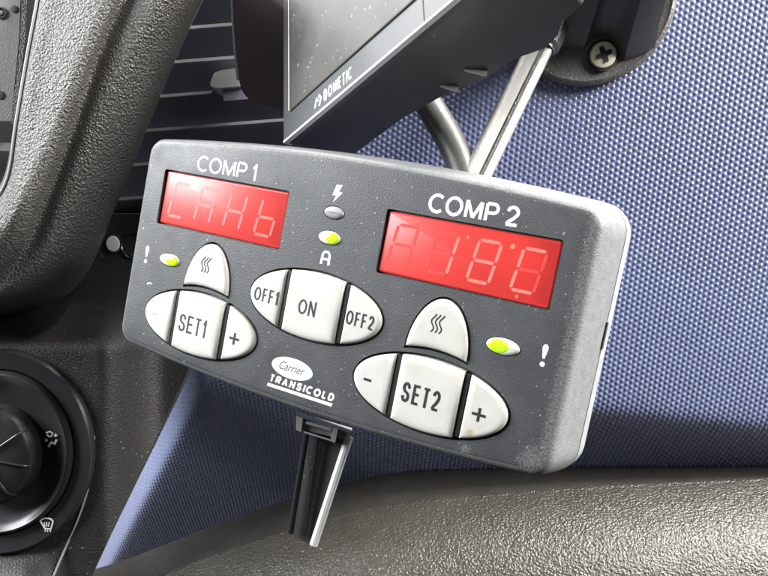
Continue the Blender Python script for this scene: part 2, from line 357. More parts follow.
C_e = [(214, -40, 216), (195, 0, 217), (166, 66, 219), (141, 128, 221), (115, 198, 226), (74, 284, 230), (-20, 318, 232), (-110, 324, 233)]
C_b = [(222, -40, 265), (203, 0, 266), (172, 68, 268), (146, 132, 268), (118, 202, 262), (72, 292, 250), (-20, 324, 250), (-110, 330, 250)]
C_i0 = [(41, -40, 222), (35, 0, 222), (24, 60, 222), (14, 120, 222), (4, 176, 223), (-16, 200, 224), (-52, 216, 224), (-110, 224, 224)]
cols = [[Pt(*p) for p in c] for c in (C_i0, C_in, C_l1, C_l2, C_g, C_o1, C_o2, C_e, C_b)]
rows = [spline(c, 8) for c in cols]
prof_rows = [spline([rows[c][i] for c in range(len(rows))], 6) for i in range(len(rows[0]))]
V, F = grid(lambda u, v: prof_rows[int(v)][int(u)], range(len(prof_rows[0])), range(len(prof_rows)))
sur = mk('console_surround', V, F, 'grain_plastic', smooth=60)
V, F = tube([p + np.array([-0.3, 0, -0.2]) for p in rows[1]], 0.5, 8); mk('inner_highlight', V, F, 'tab_plastic', sur)  # pale tube painting the highlight along the surround's inner edge
structure(sur, 'grey grained two-lobed console surround', 'surround')

# ================================================================== AIR VENT
vent = thing('air_vent', 'dark louvred air vent left of the monitor, pale tab on one slat', 'air vent', base=Pt(190, 130, 300))
V, F = grid(lambda u, v: Pt(u, v, 312), (60, 430), (-70, 260)); mk('back_panel', V, F, 'void', vent)
sl = []
for i in range(8):
    y = -42 + 33.2 * i
    a = [Pt(100, y + 9, 268), Pt(330, y - 9, 268)]
    sec = [(0, 0), (1.4, 0.25), (1.7, 1.0), (11.0, 17.0), (10.2, 17.6), (0.2, 1.2)]     # (down, back) of one louvre
    V, F = loft([[p + np.array([0, d, b]) for d, b in sec] for p in a])
    s1 = mk('slat', V, F, 'vent_plastic', vent)
    V, F = loft([[p + np.array([0, d - 0.1, b - 0.25]) for d, b in [(0, 0.0), (1.1, 0.1), (1.3, 0.5), (0.1, 0.8)]] for p in a]); mk('slat_lit_edge', V, F, 'lit_edge_grey', s1)  # lit front edge of the slat, painted on as a paler strip
o_ = Pt(222, 82, 262)
tp = [(210, 83), (214, 73), (222, 70), (244, 67), (244, 86), (216, 88), (211, 86)]
tv = [np.array([*(Pt(x, y, 1000)[:2] * 0.258), 0]) for x, y in tp]
V, F = loft([[np.array([p[0], p[1], 258.0]) + s * 0 for p in tv for s in [0]], [np.array([p[0], p[1], 272.0]) for p in tv]])
tab = mk('adjuster_tab', V, F, 'tab_plastic', vent, smooth=20)
tp = [(222, 88), (243, 87), (248, 99), (224, 101)]
V, F = loft([[Pt(x, y, 260) for x, y in tp], [Pt(x, y, 272) for x, y in tp]]); mk('tab_foot', V, F, 'tab_dark', tab, smooth=20)

# ================================================================== RADIO at the top-left corner
radio = thing('radio_unit', 'grey radio faceplate with screw holes at the top left edge', 'radio', base=Pt(0, 60, 222))
V, F = loft([[Pt(x, y, 217) for x, y in [(-90, -60), (23, -60), (19, 40), (11, 121), (-90, 121)]], [Pt(x, y, 235) for x, y in [(-90, -60), (24, -60), (20, 40), (12, 121), (-90, 121)]]])
fp = mk('faceplate', V, F, 'radio_grey', radio)
V, F = loft([[Pt(x, y, 216) for x, y in [(24.5, -60), (30, -60), (25, 40), (15, 124), (10.5, 124), (20.5, 40)]], [Pt(x, y, 232) for x, y in [(24.5, -60), (30, -60), (25, 40), (15, 124), (10.5, 124), (20.5, 40)]]])
mk('side_rail', V, F, 'fascia_plastic', radio)
for hx_, hy_, r in [(14, 9, 1.15), (0, 95, 1.35)]:
    c = Pt(hx_, hy_, 216.8); V, F = loft([[c + [rr * math.cos(t), rr * math.sin(t), dz] for t in np.linspace(0, 2 * math.pi, 20, False)] for rr, dz in ((r, 0.1), (r, -0.05), (r * 0.8, -0.1))])
    mk('screw_hole', V, F, 'void', radio)
c = Pt(1, 13, 216.8)
V, F = loft([[c + [rr * math.cos(t), rr * math.sin(t), dz] for t in np.linspace(0, 2 * math.pi, 28, False)] for rr, dz in ((1.9, 0.1), (1.9, -0.2), (1.5, -0.3), (1.2, -0.1), (1.1, 0.1))])
ring = mk('screw_boss', V, F, 'void', radio)
V, F = loft([[c + [rr * math.cos(t), rr * math.sin(t), dz] for t in np.linspace(0, 2 * math.pi, 16, False)] for rr, dz in ((0.75, 0.1), (0.75, -0.2), (0.5, -0.35))]); mk('screw_head', V, F, 'radio_grey', ring)
V, F = loft([[Pt(x, y, 224) for x, y in [(-90, 140), (16, 143), (12, 151), (-90, 150)]], [Pt(x, y, 240) for x, y in [(-90, 140), (16, 143), (12, 151), (-90, 150)]]]); mk('lower_trim', V, F, 'radio_grey', radio)
V, F = grid(lambda u, v: Pt(u, v, 243), (-120, 45), (-80, 250)); mk('cavity', V, F, 'void', radio)

# ================================================================== CLIMATE DIAL
DZ = 224.0; dc = Pt(-4, 453, DZ); mm = DZ / FPX
dial = thing('climate_dial', 'black rotary climate dial with white airflow icons at the left edge', 'dial', base=dc + [0, 0, 8])
def dring(prof, rib=None):
    rings = []
    for r, z in prof:
        rings.append([dc + [r * mm * 0.985 * math.cos(t), r * mm * 1.07 * math.sin(t), z] for t in np.linspace(0, 2 * math.pi, 72, False)])
    return rings
V, F = loft(dring([(97, 7), (97, 2.5), (96, 1.2), (94, 0.6), (78.5, 1.2), (77, 2.2)]), True, False); mk('outer_ring', V, F, 'dial_black', dial)
V, F = loft(dring([(77, 4), (76.5, 0.6), (75, -0.7), (73, -1.0), (70.5, -0.4), (66, 0.8), (50, 1.6), (46, 2.0)]), True, True); face = mk('dial_face', V, F, 'dial_black', dial)
V, F = loft(dring([(45.5, 3), (45, -1.5), (43, -4), (39, -5.2), (25, -6), (8, -6.4), (3, -6.5)]), True, True); knob = mk('knob', V, F, 'dial_black', dial)
for i in range(8):
    t = math.radians(-33 + i * 45)
    d = np.array([math.cos(t) * 0.985, math.sin(t) * 1.07, 0]) * mm
    a, b, c2 = dc + d * 10 + [0, 0, -6.7], dc + d * 37 + [0, 0, -5.9], dc + d * 44.5 + [0, 0, -2.4]
    V, F = tube(spline([a, b, c2], 5), 0.42, 8); mk('grip_rib', V, F, 'dial_black', knob)
def icon(name, strokes):                      # strokes in photo pixels on the dial face
    parts = []
    for w, pts in strokes:
        pp = [((x - 384) / FPX * DZ, (y - 288) / FPX * DZ) for x, y in pts]
        parts.append(stroke(pp, [a * mm for a in w] if hasattr(w, '__len__') else w * mm, 0.45, 0.2))
    V, F = add(*parts); V = [(x, y, DZ + z) for x, y, z in V]
    return mk(name, V, F, 'print_white', dial, smooth=0)
arc = lambda cx, cy, r, a0, a1, n=9, ry=None: [(cx + r * math.cos(math.radians(a0 + (a1 - a0) * i / (n - 1))), cy + (ry or r) * math.sin(math.radians(a0 + (a1 - a0) * i / (n - 1)))) for i in range(n)]
icon('airflow_icon', [(1.2, [(45.5, 433), (49, 431.7), (52.3, 433.3), (51, 436.5), (48.5, 436.8), (46.3, 434.5)]), (2.6, [(54.2, 434.5), (56.2, 436.5)]), (2.2, [(45, 439.5), (46.6, 441.5)]),
    (2.3, [(48, 447), (51, 442.3), (54.2, 444.2), (56.2, 439.8)]) ])
icon('defrost_icon', [(1.3, [(40.2, 521.5)] + arc(46, 524, 7.2, 205, 335, 9, 5.6) + [(50.4, 529.3), (44.6, 529), (39.6, 521.2)]), (0.8, [(43.7, 522.5), (44.6, 527)]), (0.8, [(46.2, 522.2), (46.3, 527)]), (0.8, [(48.7, 522.5), (48, 527)]),
    (0.8, [(45, 530), (44.6, 532)]), (0.8, [(47.3, 530), (47.3, 532.3)]), (0.8, [(49.5, 530), (50, 532)])])

# white plug and half-hidden hole beside the panel's left edge
def disc(c, r, prof, ax=(0, 0, 1), n=32):
    ax = nrm(ax); u = nrm(np.cross(ax, (0.1, 1, 0))); v = np.cross(ax, u)
    return loft([[np.array(c) + (rr * r) * (math.cos(2 * math.pi * i / n) * u + math.sin(2 * math.pi * i / n) * v * 1.15) + ax * z for i in range(n)] for rr, z in prof])
pc = Pt(113.5, 244, 243)
plug = thing('blanking_plug', 'small round white plug in the dark console beside the controller', 'plug', base=pc)
V, F = disc(pc, 3.0, [(1, 3), (1, -0.2), (0.93, -0.5), (0.82, -0.5), (0.8, 0)]); mk('plug_rim', V, F, 'void', plug)
V, F = disc(pc, 2.45, [(1, 2), (1, -0.4), (0.85, -1.0), (0.3, -1.2)]); mk('plug_cap', V, F, 'plug_white', plug)
hc = Pt(133, 246, 243.5)
sock = thing('console_socket', 'round black socket half hidden behind the controller\'s left edge', 'socket', base=hc)
V, F = disc(hc, 4.0, [(1, 2), (1, -0.5), (0.94, -0.9), (0.86, -0.6), (0.8, 1.5)]); mk('socket_rim', V, F, 'black_gloss', sock)

# ================================================================== CONTROLLER
Rm = [[0.88, -0.1906, 0.435], [0.2061, 0.9785, 0.0116], [-0.4279, 0.0795, 0.9003]]; tt = np.array([-12.58, -13.69, 165.95])
Rm = np.array(Rm)
cx_, cy_, cz_ = Rm[:, 0], -Rm[:, 1], -Rm[:, 2]                # panel right, up, out (camera mm axes)
def dirw(v): return RIGHT * v[0] - UP * v[1] + FWD * v[2]
PM = Matrix.Identity(4)
for i, a in enumerate((cx_, cy_, cz_)):
    d = dirw(a).normalized()
    for r in range(3): PM[r][i] = d[r]
PM.translation = W(tt)
ctl = thing('temperature_controller', 'dark grey two-compartment temperature controller with red displays and white buttons', 'controller', M=PM)
def panel_pt(x, y, z): return tt + cx_ * x + cy_ * y + cz_ * z

BW = 61.6
def bow(P): return [(x, -13.15 + y * (1 + 0.108 * (1 - (x / BW) ** 2))) for x, y in P]
outline = bow(rrect(-BW, BW, -28.2, 28.2, 4.2, 6, 26))
# pockets cut in the face
SETS = [(-33.9, -30.9), (32.0, -31.4)]; ONC = (-0.8, -18.6); EA, EB = 18.6, 8.1
def heat_outline(cx, cy, g=0.0):
    P = []; base = cy - 11.9; n = 14
    for i in range(n + 1):
        t = i / n; hw = 7.25; x = -hw + 2 * hw * t; P.append((cx + x, base - 0.25 + 0.9 * (1 - (x / hw) ** 2)))
    for i in range(1, 2 * n):
        a = math.pi * i / (2 * n); x = 7.25 * math.cos(a); y = 11.9 * math.sin(a) ** 1.12
        P.append((cx + x * (1 + 0.0 * y), base + y))
    return off2(P, g)
HEATS = [(-33.6, -9.5), (32.0, -9.8)]
LEDS = [(-47.4, -16.3, 3.55, 1.65, 'r', 'alarm_light'), (46.4, -16.8, 3.7, 1.75, 'l', 'alarm_light'), (0, 4.2, 2.75, 1.45, None, 'power_light'), (0, -1.8, 3.1, 1.6, 'r', 'auto_light')]
DISPW, DISPH = 40.0, 14.1
DISPS = [-33.9, 33.9]
holes = [rrect(c - DISPW / 2 - 0.35, c + DISPW / 2 + 0.35, -DISPH / 2 - 0.35, DISPH / 2 + 0.35, 0.6, 3) for c in DISPS]
holes += [ell(c[0], c[1], EA + 0.6, EB + 0.6, 64) for c in SETS + [ONC]] + [heat_outline(c[0], c[1], 0.55) for c in HEATS] + [ell(x, y, a + 0.2, b + 0.2, 28) for x, y, a, b, s, n_ in LEDS]
depth = [-1.5] * 2 + [-1.6] * 3 + [-1.6] * 2 + [-0.8] * 4
bm = bmesh.new(); edges = []
def ringv(P, z): return [bm.verts.new((*p, z)) for p in P]
def loop(vs): return [bm.edges.new((vs[i], vs[(i + 1) % len(vs)])) for i in range(len(vs))]
r0 = ringv(off2(outline, -2.3), 0); edges += loop(r0)
hv = []
for h in holes:
    v = ringv(h, 0); hv.append(v); edges += loop(v)
bmesh.ops.triangle_fill(bm, use_beauty=True, use_dissolve=False, edges=edges, normal=(0, 0, 1))
prev = r0
for d, z in [(-1.5, -0.10), (-0.8, -0.42), (-0.25, -1.1), (0, -2.2), (1.2, -8.5), (2.2, -15.0), (1.7, -15.25)]:
    r = ringv(off2(outline, d), z)
    for i in range(len(r)): bm.faces.new((prev[i], prev[(i + 1) % len(r)], r[(i + 1) % len(r)], r[i]))
    prev = r
for h, v, z in zip(holes, hv, depth):
    r = ringv(h, z)
    for i in range(len(r)): bm.faces.new((v[i], v[(i + 1) % len(r)], r[(i + 1) % len(r)], r[i]))
    bm.faces.new(r)
bm.verts.index_update()
V = [tuple(v.co) for v in bm.verts]; F = [[v.index for v in f.verts] for f in bm.faces]; bm.free()
shell = mk('front_shell', V, F, 'panel_plastic', ctl, local=True, smooth=40)
shell.data.materials.append(MAT['rim_glare_plastic'])
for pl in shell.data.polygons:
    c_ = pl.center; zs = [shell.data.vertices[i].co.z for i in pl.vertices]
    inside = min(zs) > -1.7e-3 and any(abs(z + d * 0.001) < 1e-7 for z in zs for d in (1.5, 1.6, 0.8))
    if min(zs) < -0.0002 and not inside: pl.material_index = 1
V, F = slab(outline, [(1.4, -15.0), (1.4, -15.6), (2.3, -15.8), (2.6, -20.5), (2.0, -22), (-0.5, -22.6)]); rear = mk('rear_shell', V, F, 'rear_plastic', ctl, local=True, smooth=35)
V, F = slab([(63.5, -14), (64.1, -14), (64.1, -8), (63.5, -8)], [(0, -16.6), (0, -14.6)]); mk('latch_slot', V, F, 'void', rear, local=True, smooth=0)

# displays with seven-segment digits
def seg_mesh(name, L_, w, m):
    h = L_ / 2; P_ = [(-h, 0), (-h + w / 2, -w / 2), (h - w / 2, -w / 2), (h, 0), (h - w / 2, w / 2), (-h + w / 2, w / 2)]
    V, F = slab(P_, [(0, 0), (0, 0.03)])
    me = bpy.data.meshes.new(name); me.from_pydata([Vector(v) * 0.001 for v in V], [], F); me.materials.append(MAT[m]); return me
SEGM = {(k, m): seg_mesh('segment', L_, 0.72, m) for k, L_ in (('h', 4.6), ('v', 4.1)) for m in ('segment_dim', 'segment_faint', 'segment_lit')}
SEGDEF = {'a': ('h', 0, 4.5), 'g': ('h', 0, 0), 'd': ('h', 0, -4.5), 'f': ('v', -2.5, 2.25), 'b': ('v', 2.5, 2.25), 'e': ('v', -2.5, -2.25), 'c': ('v', 2.5, -2.25)}
SL = 0.14
def digit(parent, x, on, m_on, m_off):
    for s, (k, dx, dy) in SEGDEF.items():
        m_ = m_on if s in on else m_off
        if m_ is None: continue
        o = bpy.data.objects.new('segment', SEGM[(k, m_)]); COL.objects.link(o); o.parent = parent
        sh = Matrix(((1, SL, 0, 0), (0, 1, 0, 0), (0, 0, 1, 0), (0, 0, 0, 1)))
        rot = Matrix.Rotation(math.pi / 2 - (0.14 if k == 'v' else 0), 4, 'Z') if k == 'v' else Matrix.Identity(4)
        o.matrix_local = Matrix.Translation(Vector((x + dx + SL * dy, dy - 0.15, -0.62)) * 0.001) @ rot
for c in DISPS:
    V, F = slab(rrect(c - DISPW / 2, c + DISPW / 2, -DISPH / 2, DISPH / 2, 0.5, 3), [(0, -1.4), (0, -0.95), (-0.25, -0.68), (-0.5, -0.62)])
    d = mk('display', V, F, 'display_red', ctl, local=True, smooth=25)
    if c < 0:
        for x, on in zip((-48.2, -39.1, -29.3, -19.3), ('afed', 'abcefg', 'bcefg', 'cdefg')): digit(d, x, on, 'segment_faint', None)
    else:
        for x, on in zip((18.8, 28.6, 38.4, 48.3), ('', 'bc', 'abcdefg', 'adef')): digit(d, x, on, 'segment_lit', 'segment_dim')
        for x, y, r, m_ in [(43.9, 4.2, 0.55, 'segment_lit'), (33.7, 4.3, 0.3, 'segment_lit'), (46.9, -5.9, 0.35, 'segment_lit')]:
            V, F = slab(ell(x, y, r, r, 14), [(0, -0.62), (0, -0.58)]); mk('decimal_point', V, F, m_, d, local=True, smooth=0)

# buttons
def cut_ellipse(cx, cy, a, b, x0, x1, n=80):
    """the part of an ellipse between two upright cuts, counter-clockwise"""
    P_ = []
    tb = lambda x: b * math.sqrt(max(0, 1 - (x / a) ** 2))
    xs = [x0 + (x1 - x0) * (0.5 - 0.5 * math.cos(math.pi * i / 22)) for i in range(23)]
    lo = [(cx + x, cy - tb(x)) for x in xs]; hi = [(cx + x, cy + tb(x)) for x in xs[::-1]]
    for p in lo + hi:
        if not P_ or math.dist(P_[-1], p) > 1e-3: P_.append(p)
    if math.dist(P_[0], P_[-1]) < 1e-3: P_.pop()
    return P_
BPROF = [(0.0, -1.5), (0.0, 0.15), (-0.12, 0.55), (-0.45, 0.85), (-1.0, 1.0)]
MPROF = [(0.0, -1.5), (0.0, 0.45), (-0.12, 0.9), (-0.5, 1.2), (-1.1, 1.32)]
def dome(P_, prof):
    P_ = np.array(P_); lo, hi = P_.min(0), P_.max(0); c = (lo + hi) / 2; hw = (hi - lo) / 2; rings = []
    top = prof[-1]
    full = list(prof) + [(top[0] - hw.min() * f_, top[1] + 0.05 * f_) for f_ in (0.15, 0.35, 0.55, 0.72)]
    for d, z in full: rings.append([(*(c + (p - c) * (1 + d / hw)), z) for p in P_])
    return loft(rings)
def button(P_, prof, name='button'):
    V, F = dome(P_, prof); return mk(name, V, F, 'button_white', ctl, local=True, smooth=50)
def divider(cx, cy, x):
    hgt = EB * math.sqrt(1 - (x / EA) ** 2) - 0.1
    V, F = slab(rrect(cx + x - 0.5, cx + x + 0.5, cy - hgt, cy + hgt, 0.3, 3), [(0, -1.5), (0, 0.1), (-0.2, 0.4)]); mk('button_divider', V, F, 'button_base', ctl, local=True, smooth=40)
ZB, ZM = 1.08, 1.40
for (cx, cy), labs in zip(SETS + [ONC], (('-', 'SET1', '+'), ('-', 'SET2', '+'), ('OFF1', 'ON', 'OFF2'))):
    bl = button(cut_ellipse(cx, cy, EA, EB, -EA, -8.9), BPROF); bmid = button(cut_ellipse(cx, cy, EA, EB, -7.4, 7.6), MPROF); br = button(cut_ellipse(cx, cy, EA, EB, 9.1, EA), BPROF)
    divider(cx, cy, -8.15); divider(cx, cy, 8.35)
    if labs[1] == 'ON':
        letters('lettering', 'OFF1', (cx - 16.9, cx - 9.7, cy - 1.95, cy + 1.35), 0.40, ZB, 'print_black', bl, gap=0.26)
        letters('lettering', 'OFF2', (cx + 9.7, cx + 17.0, cy - 1.95, cy + 1.35), 0.44, ZB, 'print_black', br, gap=0.24)
        letters('lettering', 'ON', (cx - 3.4, cx + 1.5, cy - 2.4, cy + 1.2), 0.44, ZM, 'print_black', bmid, gap=0.2)
    else:
        letters('lettering', labs[1], (cx - 5.6, cx + 3.6, cy - 2.7, cy + 1.8), 0.62 if labs[1] == 'SET2' else 0.46, ZM, 'print_black', bmid, gap=0.22)
        x, y = cx + 12.6, cy - 0.7
        V, F = add(flat([(x - 1.55, y - 0.3), (x + 1.55, y - 0.3), (x + 1.55, y + 0.3), (x - 1.55, y + 0.3)], ZB - .03, ZB), flat([(x - 0.3, y + 0.302), (x + 0.3, y + 0.302), (x + 0.3, y + 1.5), (x - 0.3, y + 1.5)], ZB - .03, ZB), flat([(x - 0.3, y - 1.5), (x + 0.3, y - 1.5), (x + 0.3, y - 0.302), (x - 0.3, y - 0.302)], ZB - .03, ZB))
        mk('plus_sign', V, F, 'print_black', br, local=True, smooth=0)
        x, y = cx - 14.6, cy - 0.4; V, F = flat([(x - 1.0, y - 0.3), (x + 1.0, y - 0.3), (x + 1.0, y + 0.3), (x - 1.0, y + 0.3)], ZB - .03, ZB)
        mk('minus_sign', V, F, 'print_black' if cx > 0 else 'print_faded', bl, local=True, smooth=0)
for cx, cy in HEATS:
    hb = button(heat_outline(cx, cy), [(0.0, -1.5), (0.0, 0.2), (-0.12, 0.6), (-0.45, 0.9), (-1.0, 1.02)], 'heat_button')
    st = []
    for j in (-1, 0, 1):
        pts = [(cx - 0.75 + j * 0.95 + 0.42 * math.sin(t * 2 * math.pi * 1.25) + 0.18 * (t - 0.5), cy - 7.6 + 4.1 * t) for t in np.linspace(0, 1, 17)]
        st.append(stroke(pts, 0.3, ZB - 0.02, ZB + 0.02))
    V, F = add(*st); mk('heat_icon', V, F, 'print_black', hb, local=True, smooth=0)

# indicator lights
for x, y, a, b, side, name in LEDS:
    V, F = slab(ell(x, y, a, b, 28), [(0, -0.8), (0, 0.05), (-0.2, 0.3), (-0.6, 0.5), (-1.0, 0.58)])
    led = mk(name, V, F, 'led_lens' if side else 'led_off', ctl, local=True, smooth=50)
    if side:
        gx = x + (0.30 * a if side == 'r' else -0.22 * a); ga = a * (0.62 if side == 'r' else 0.70)
        V, F = slab(ell(gx, y - 0.05, ga, b * 0.86, 24), [(0, 0.1), (-0.1, 0.42), (-0.4, 0.64), (-0.8, 0.70)]); mk('glowing_die', V, F, 'led_green', led, local=True, smooth=50)

# printed legends
ZP = 0.03
letters('lettering', 'COMP 1', (-43.6, -24.0, 8.3, 12.5), 0.60, ZP, 'print_white', ctl, gap=0.10)
letters('lettering', 'COMP 2', (23.3, 44.2, 8.2, 12.6), 0.74, ZP, 'print_white', ctl, gap=0.10)
V, F = flat([(0.9, 10.9), (-0.7, 10.8), (-1.4, 8.2), (-0.35, 8.3), (-0.9, 6.5), (1.3, 9.2), (0.2, 9.15)], 0.0, ZP); mk('bolt_symbol', V, F, 'print_white', ctl, local=True, smooth=0)
V, F = add(stroke([(-1.05, -8.3), (-0.95, -5.9), (-0.5, -5.25), (0.5, -5.25), (0.95, -5.9), (1.05, -8.3)], 0.62, 0, ZP), stroke([(-0.66, -7.0), (0.66, -7.0)], 0.55, 0, ZP)); mk('auto_symbol', V, F, 'print_white', ctl, local=True, smooth=0)
for x, y0, y1 in ((-55.8, -18.6, -14.0), (55.2, -18.7, -14.2)):
    V, F = add(stroke([(x, y0 + 1.5), (x, y1 - 0.9), (x, y1 - 0.35), (x, y1)], [0.45, 1.25, 1.15, 0.5], 0, ZP), flat(ell(x, y0 + 0.35, 0.55, 0.55, 14), 0, ZP)); mk('warning_symbol', V, F, 'print_white', ctl, local=True, smooth=0)
V, F = stroke([(-53.9, -24.2), (-53.0, -23.7), (-52.3, -24.0)], [0.5, 0.4, 0.3], 0, ZP); mk('scuff_mark', V, F, 'print_white', ctl, local=True, smooth=0)
V, F = slab(ell(-3.6, -34.8, 6.0, 2.55, 40), [(0, -0.02), (0, 0.05)]); badge = mk('badge_oval', V, F, 'print_white', ctl, local=True, smooth=0)
text('lettering', 'Carrier', (-7.3, 0.1, -35.7, -33.6), 0.07, 'print_grey', badge, shear=0.4, bold=0.0)
letters('lettering', 'TRANSICOLD', (-9.5, 9.1, -39.55, -37.55), 0.5, ZP, 'print_white', ctl, gap=0.22, slant=0.18)
V, F = flat([(-9.9, -40.75), (9.0, -40.75), (9.2, -39.95), (-9.7, -39.95)], 0, ZP); mk('badge_underline', V, F, 'print_white', ctl, local=True, smooth=0)

# ================================================================== BRACKET under the controller
brk = thing('hanging_bracket', 'black tapered bracket hanging below the controller with a glint painted on its right edge', 'bracket', base=Pt(305, 540, 186))
pm = lambda pts, z: [Pt(x, y, z) for x, y in pts]
outl = [(306, 428), (349, 438), (313, 546), (290, 535)]
bz = [188, 186, 186, 188]
fr = [Pt(x, y, z) for (x, y), z in zip(outl, bz)]
V, F = loft([fr, [p + [0.4, 0, 3.0] for p in fr]]); leg = mk('leg', V, F, 'black_satin', brk, smooth=20)
for (xa, ya), (xb, yb), w, m_ in [((349, 437), (313.5, 545), 1.1, 'trim_and_glint'), ((307, 430), (290.5, 533), 0.8, 'black_gloss'), ((318, 437), (305, 536), 0.35, 'black_gloss')]:  # right flange is black plastic; its white glint is put into the colour
    V, F = tube(spline([Pt(xa, ya, 185.6), Pt((xa + xb) / 2, (ya + yb) / 2, 185.6), Pt(xb, yb, 185.6)], 6), w, 10); mk('edge_flange', V, F, m_, leg)
V, F = loft([pm([(297, 416), (352, 432), (349, 441), (296, 428)], 184), pm([(297, 412), (352, 428), (349, 441), (296, 428)], 192)]); clip = mk('clip', V, F, 'clip_grey', brk, smooth=20)
for pts in [[(296, 416), (303, 418), (301, 432), (296, 430)], [(333, 428), (338, 429), (335, 443), (330, 441)], [(306, 421), (331, 428), (331, 431), (306, 424)], [(304, 431), (330, 439), (330, 441), (304, 433)]]:
    V, F = loft([pm(pts, 183), pm(pts, 186)]); mk('clip_lug', V, F, 'tab_plastic', clip, smooth=20)

# ================================================================== MOUNT on the blue panel
mo = hit(585, -3, bA, bN); mz = np.linalg.norm(mo - hit(674, -3, bA, bN))
mu = nrm(bU); mv = np.cross(bN, mu)
def on_blue(px, py, h): p = hit(px, py, bA + bN * h, bN); return p
def dsk(r, h): return [mo + bN * h + r * (math.cos(t) * mu + math.sin(t) * mv) for t in np.linspace(0, 2 * math.pi, 96, False)]
mount = thing('swivel_mount', 'round black mount base screwed to the blue panel at top right', 'mount', base=mo)
V, F = loft([dsk(mz, -0.5), dsk(mz, 3.0), dsk(mz - 0.5, 3.6), dsk(mz - 1.4, 3.9), dsk(mz - 1.9, 3.5), dsk(mz - 12, 4.3), dsk(4, 4.6)]); base = mk('base_disc', V, F, 'mount_plastic', mount, smooth=50)
foot = [(553, 44), (566, 48), (583, 50), (588, 43), (596, 37), (606, 37), (614, 43), (619, 52), (624, 59), (640, 54), (654, 46), (655, 30), (650, 0), (640, -40), (575, -40), (566, -10), (560, 20)]
ctr = on_blue(606, -20, 4)
rings = []
for h, s in ((2.5, 1.04), (5, 1.0), (12, 0.93), (24, 0.86), (34, 0.80)):
    rings.append([ctr + (on_blue(x, y, 4) - ctr) * s + bN * (h - 4) + np.array([0, -1, 0]) * max(0, h - 5) * 0.55 for x, y in foot])
V, F = loft(rings); mk('boss', V, F, 'black_satin', mount, smooth=40)
sc = on_blue(603, 55, 4.6); sr = 3.95
def sk(r, h): return [sc + bN * h + r * (math.cos(t) * mu + math.sin(t) * mv) for t in np.linspace(0, 2 * math.pi, 40, False)]
V, F = loft([sk(sr * 1.18, -2), sk(sr * 1.18, 0.15), sk(sr * 1.06, 0.2), sk(sr * 1.02, -0.5)]); mk('screw_recess', V, F, 'void', mount)
V, F = loft([sk(sr, -1.5), sk(sr, 0.35), sk(sr * 0.93, 0.85), sk(sr * 0.6, 1.15), sk(sr * 0.1, 1.25)]); scr = mk('screw', V, F, 'screw_zinc', mount, smooth=40)
xs = []
for a in (math.radians(28), math.radians(118)):
    d = math.cos(a) * mu + math.sin(a) * mv; e = np.cross(bN, d)
    P_ = [(-0.62, -.25), (-0.2, -.34), (0.2, -.34), (.62, -.25), (.62, .25), (.2, .34), (-.2, .34), (-.62, .25)]
    z0 = 1.36 + 0.02 * len(xs)
    xs.append(loft([[sc + d * x * sr + e * y * sr * 0.62 + bN * h for x, y in P_] for h in (0.6, z0)]))
V, F = add(*xs); mk('cross_slot', V, F, 'void', scr, smooth=0)

# bright arm and black hose dropping behind the controller
arm = thing('support_arm', 'glossy straight arm running from the round mount down behind the controller', 'arm', base=Pt(470, 190, 192))
a0, a1 = Pt(548, 30, 207), Pt(462, 205, 192)
ax = nrm(a1 - a0); au = nrm(np.cross(ax, (0, 0, 1))); av = np.cross(ax, au)
sec = rrect(-3.9, 3.9, -2.6, 2.6, 1.3, 4)
V, F = loft([[p + au * x + av * y for x, y in sec] for p in [a0 + (a1 - a0) * t for t in np.linspace(0, 1, 12)]]); rod = mk('rod', V, F, 'rod_silver', arm, smooth=45)
V, F = tube([a0 + (a1 - a0) * t + av * (-2.4 if av[2] > 0 else 2.4) + au * 0.9 for t in np.linspace(0.02, 0.98, 10)], 0.7, 8); mk('rod_rib', V, F, 'rod_black', rod)
V, F = tube(spline([Pt(560, 10, 208), Pt(553, 32, 207), Pt(543, 50, 205)], 6), [4.2] * 6 + [4.2] * 5 + [3.4] * 2, 16); mk('arm_socket', V, F, 'mount_plastic', arm)
hose = thing('cable_hose', 'thick black bent cable between the monitor underside and the controller top', 'cable', base=Pt(470, 180, 196))
V, F = tube(spline([Pt(392, 62, 206), Pt(417, 88, 205), Pt(437, 118, 202), Pt(454, 148, 199), Pt(466, 180, 195), Pt(472, 215, 190)], 8), 4.1, 20); mk('sheath', V, F, 'hose_rubber', hose)

# ================================================================== MONITOR
z0, z1 = 205.0, 150.0
P0, P1 = Pt(283, 143, z0), Pt(453, 0, z1)
e1 = nrm(P1 - P0)
Vv = np.array([-0.1443, 0, 1.0]); aa = -np.dot(np.array([0, -1, 0]), P1 - P0) / np.dot(Vv, P1 - P0)
e2 = nrm(np.array([0, -1.0, 0]) + Vv * aa); e3 = nrm(np.cross(e1, e2)); e3 = e3 if e3[2] > 0 else -e3     # e3 points to the back
def mp(s, t, d): return P0 + e1 * s + e2 * t + e3 * d
def mst(px, py): p = hit(px, py, P0, e3) - P0; return np.dot(p, e1), np.dot(p, e2)
mon = thing('monitor', 'black monitor with dusty screen tilted above the controller', 'monitor', base=mp(0, 0, 2))
SM, TM = 118.0, 95.0
def mslab(P_, prof): V, F = slab(P_, prof); return [mp(*v) for v in V], F
V, F = mslab(rrect(0, SM, 0, TM, 1.2, 4), [(0, 3.0), (0, 0.5), (-0.4, 0.0)]); bez = mk('bezel', V, F, 'bezel_gloss', mon, smooth=30)
s_, t_ = mst(291.5, 111)
V, F = mslab([(s_, t_), (SM - 3, t_), (SM - 3, TM - 3), (s_, TM - 3)], [(0, 0.2), (0, -0.35), (-0.3, -0.5)]); scrn = mk('screen', V, F, 'screen_glass', mon, smooth=20)
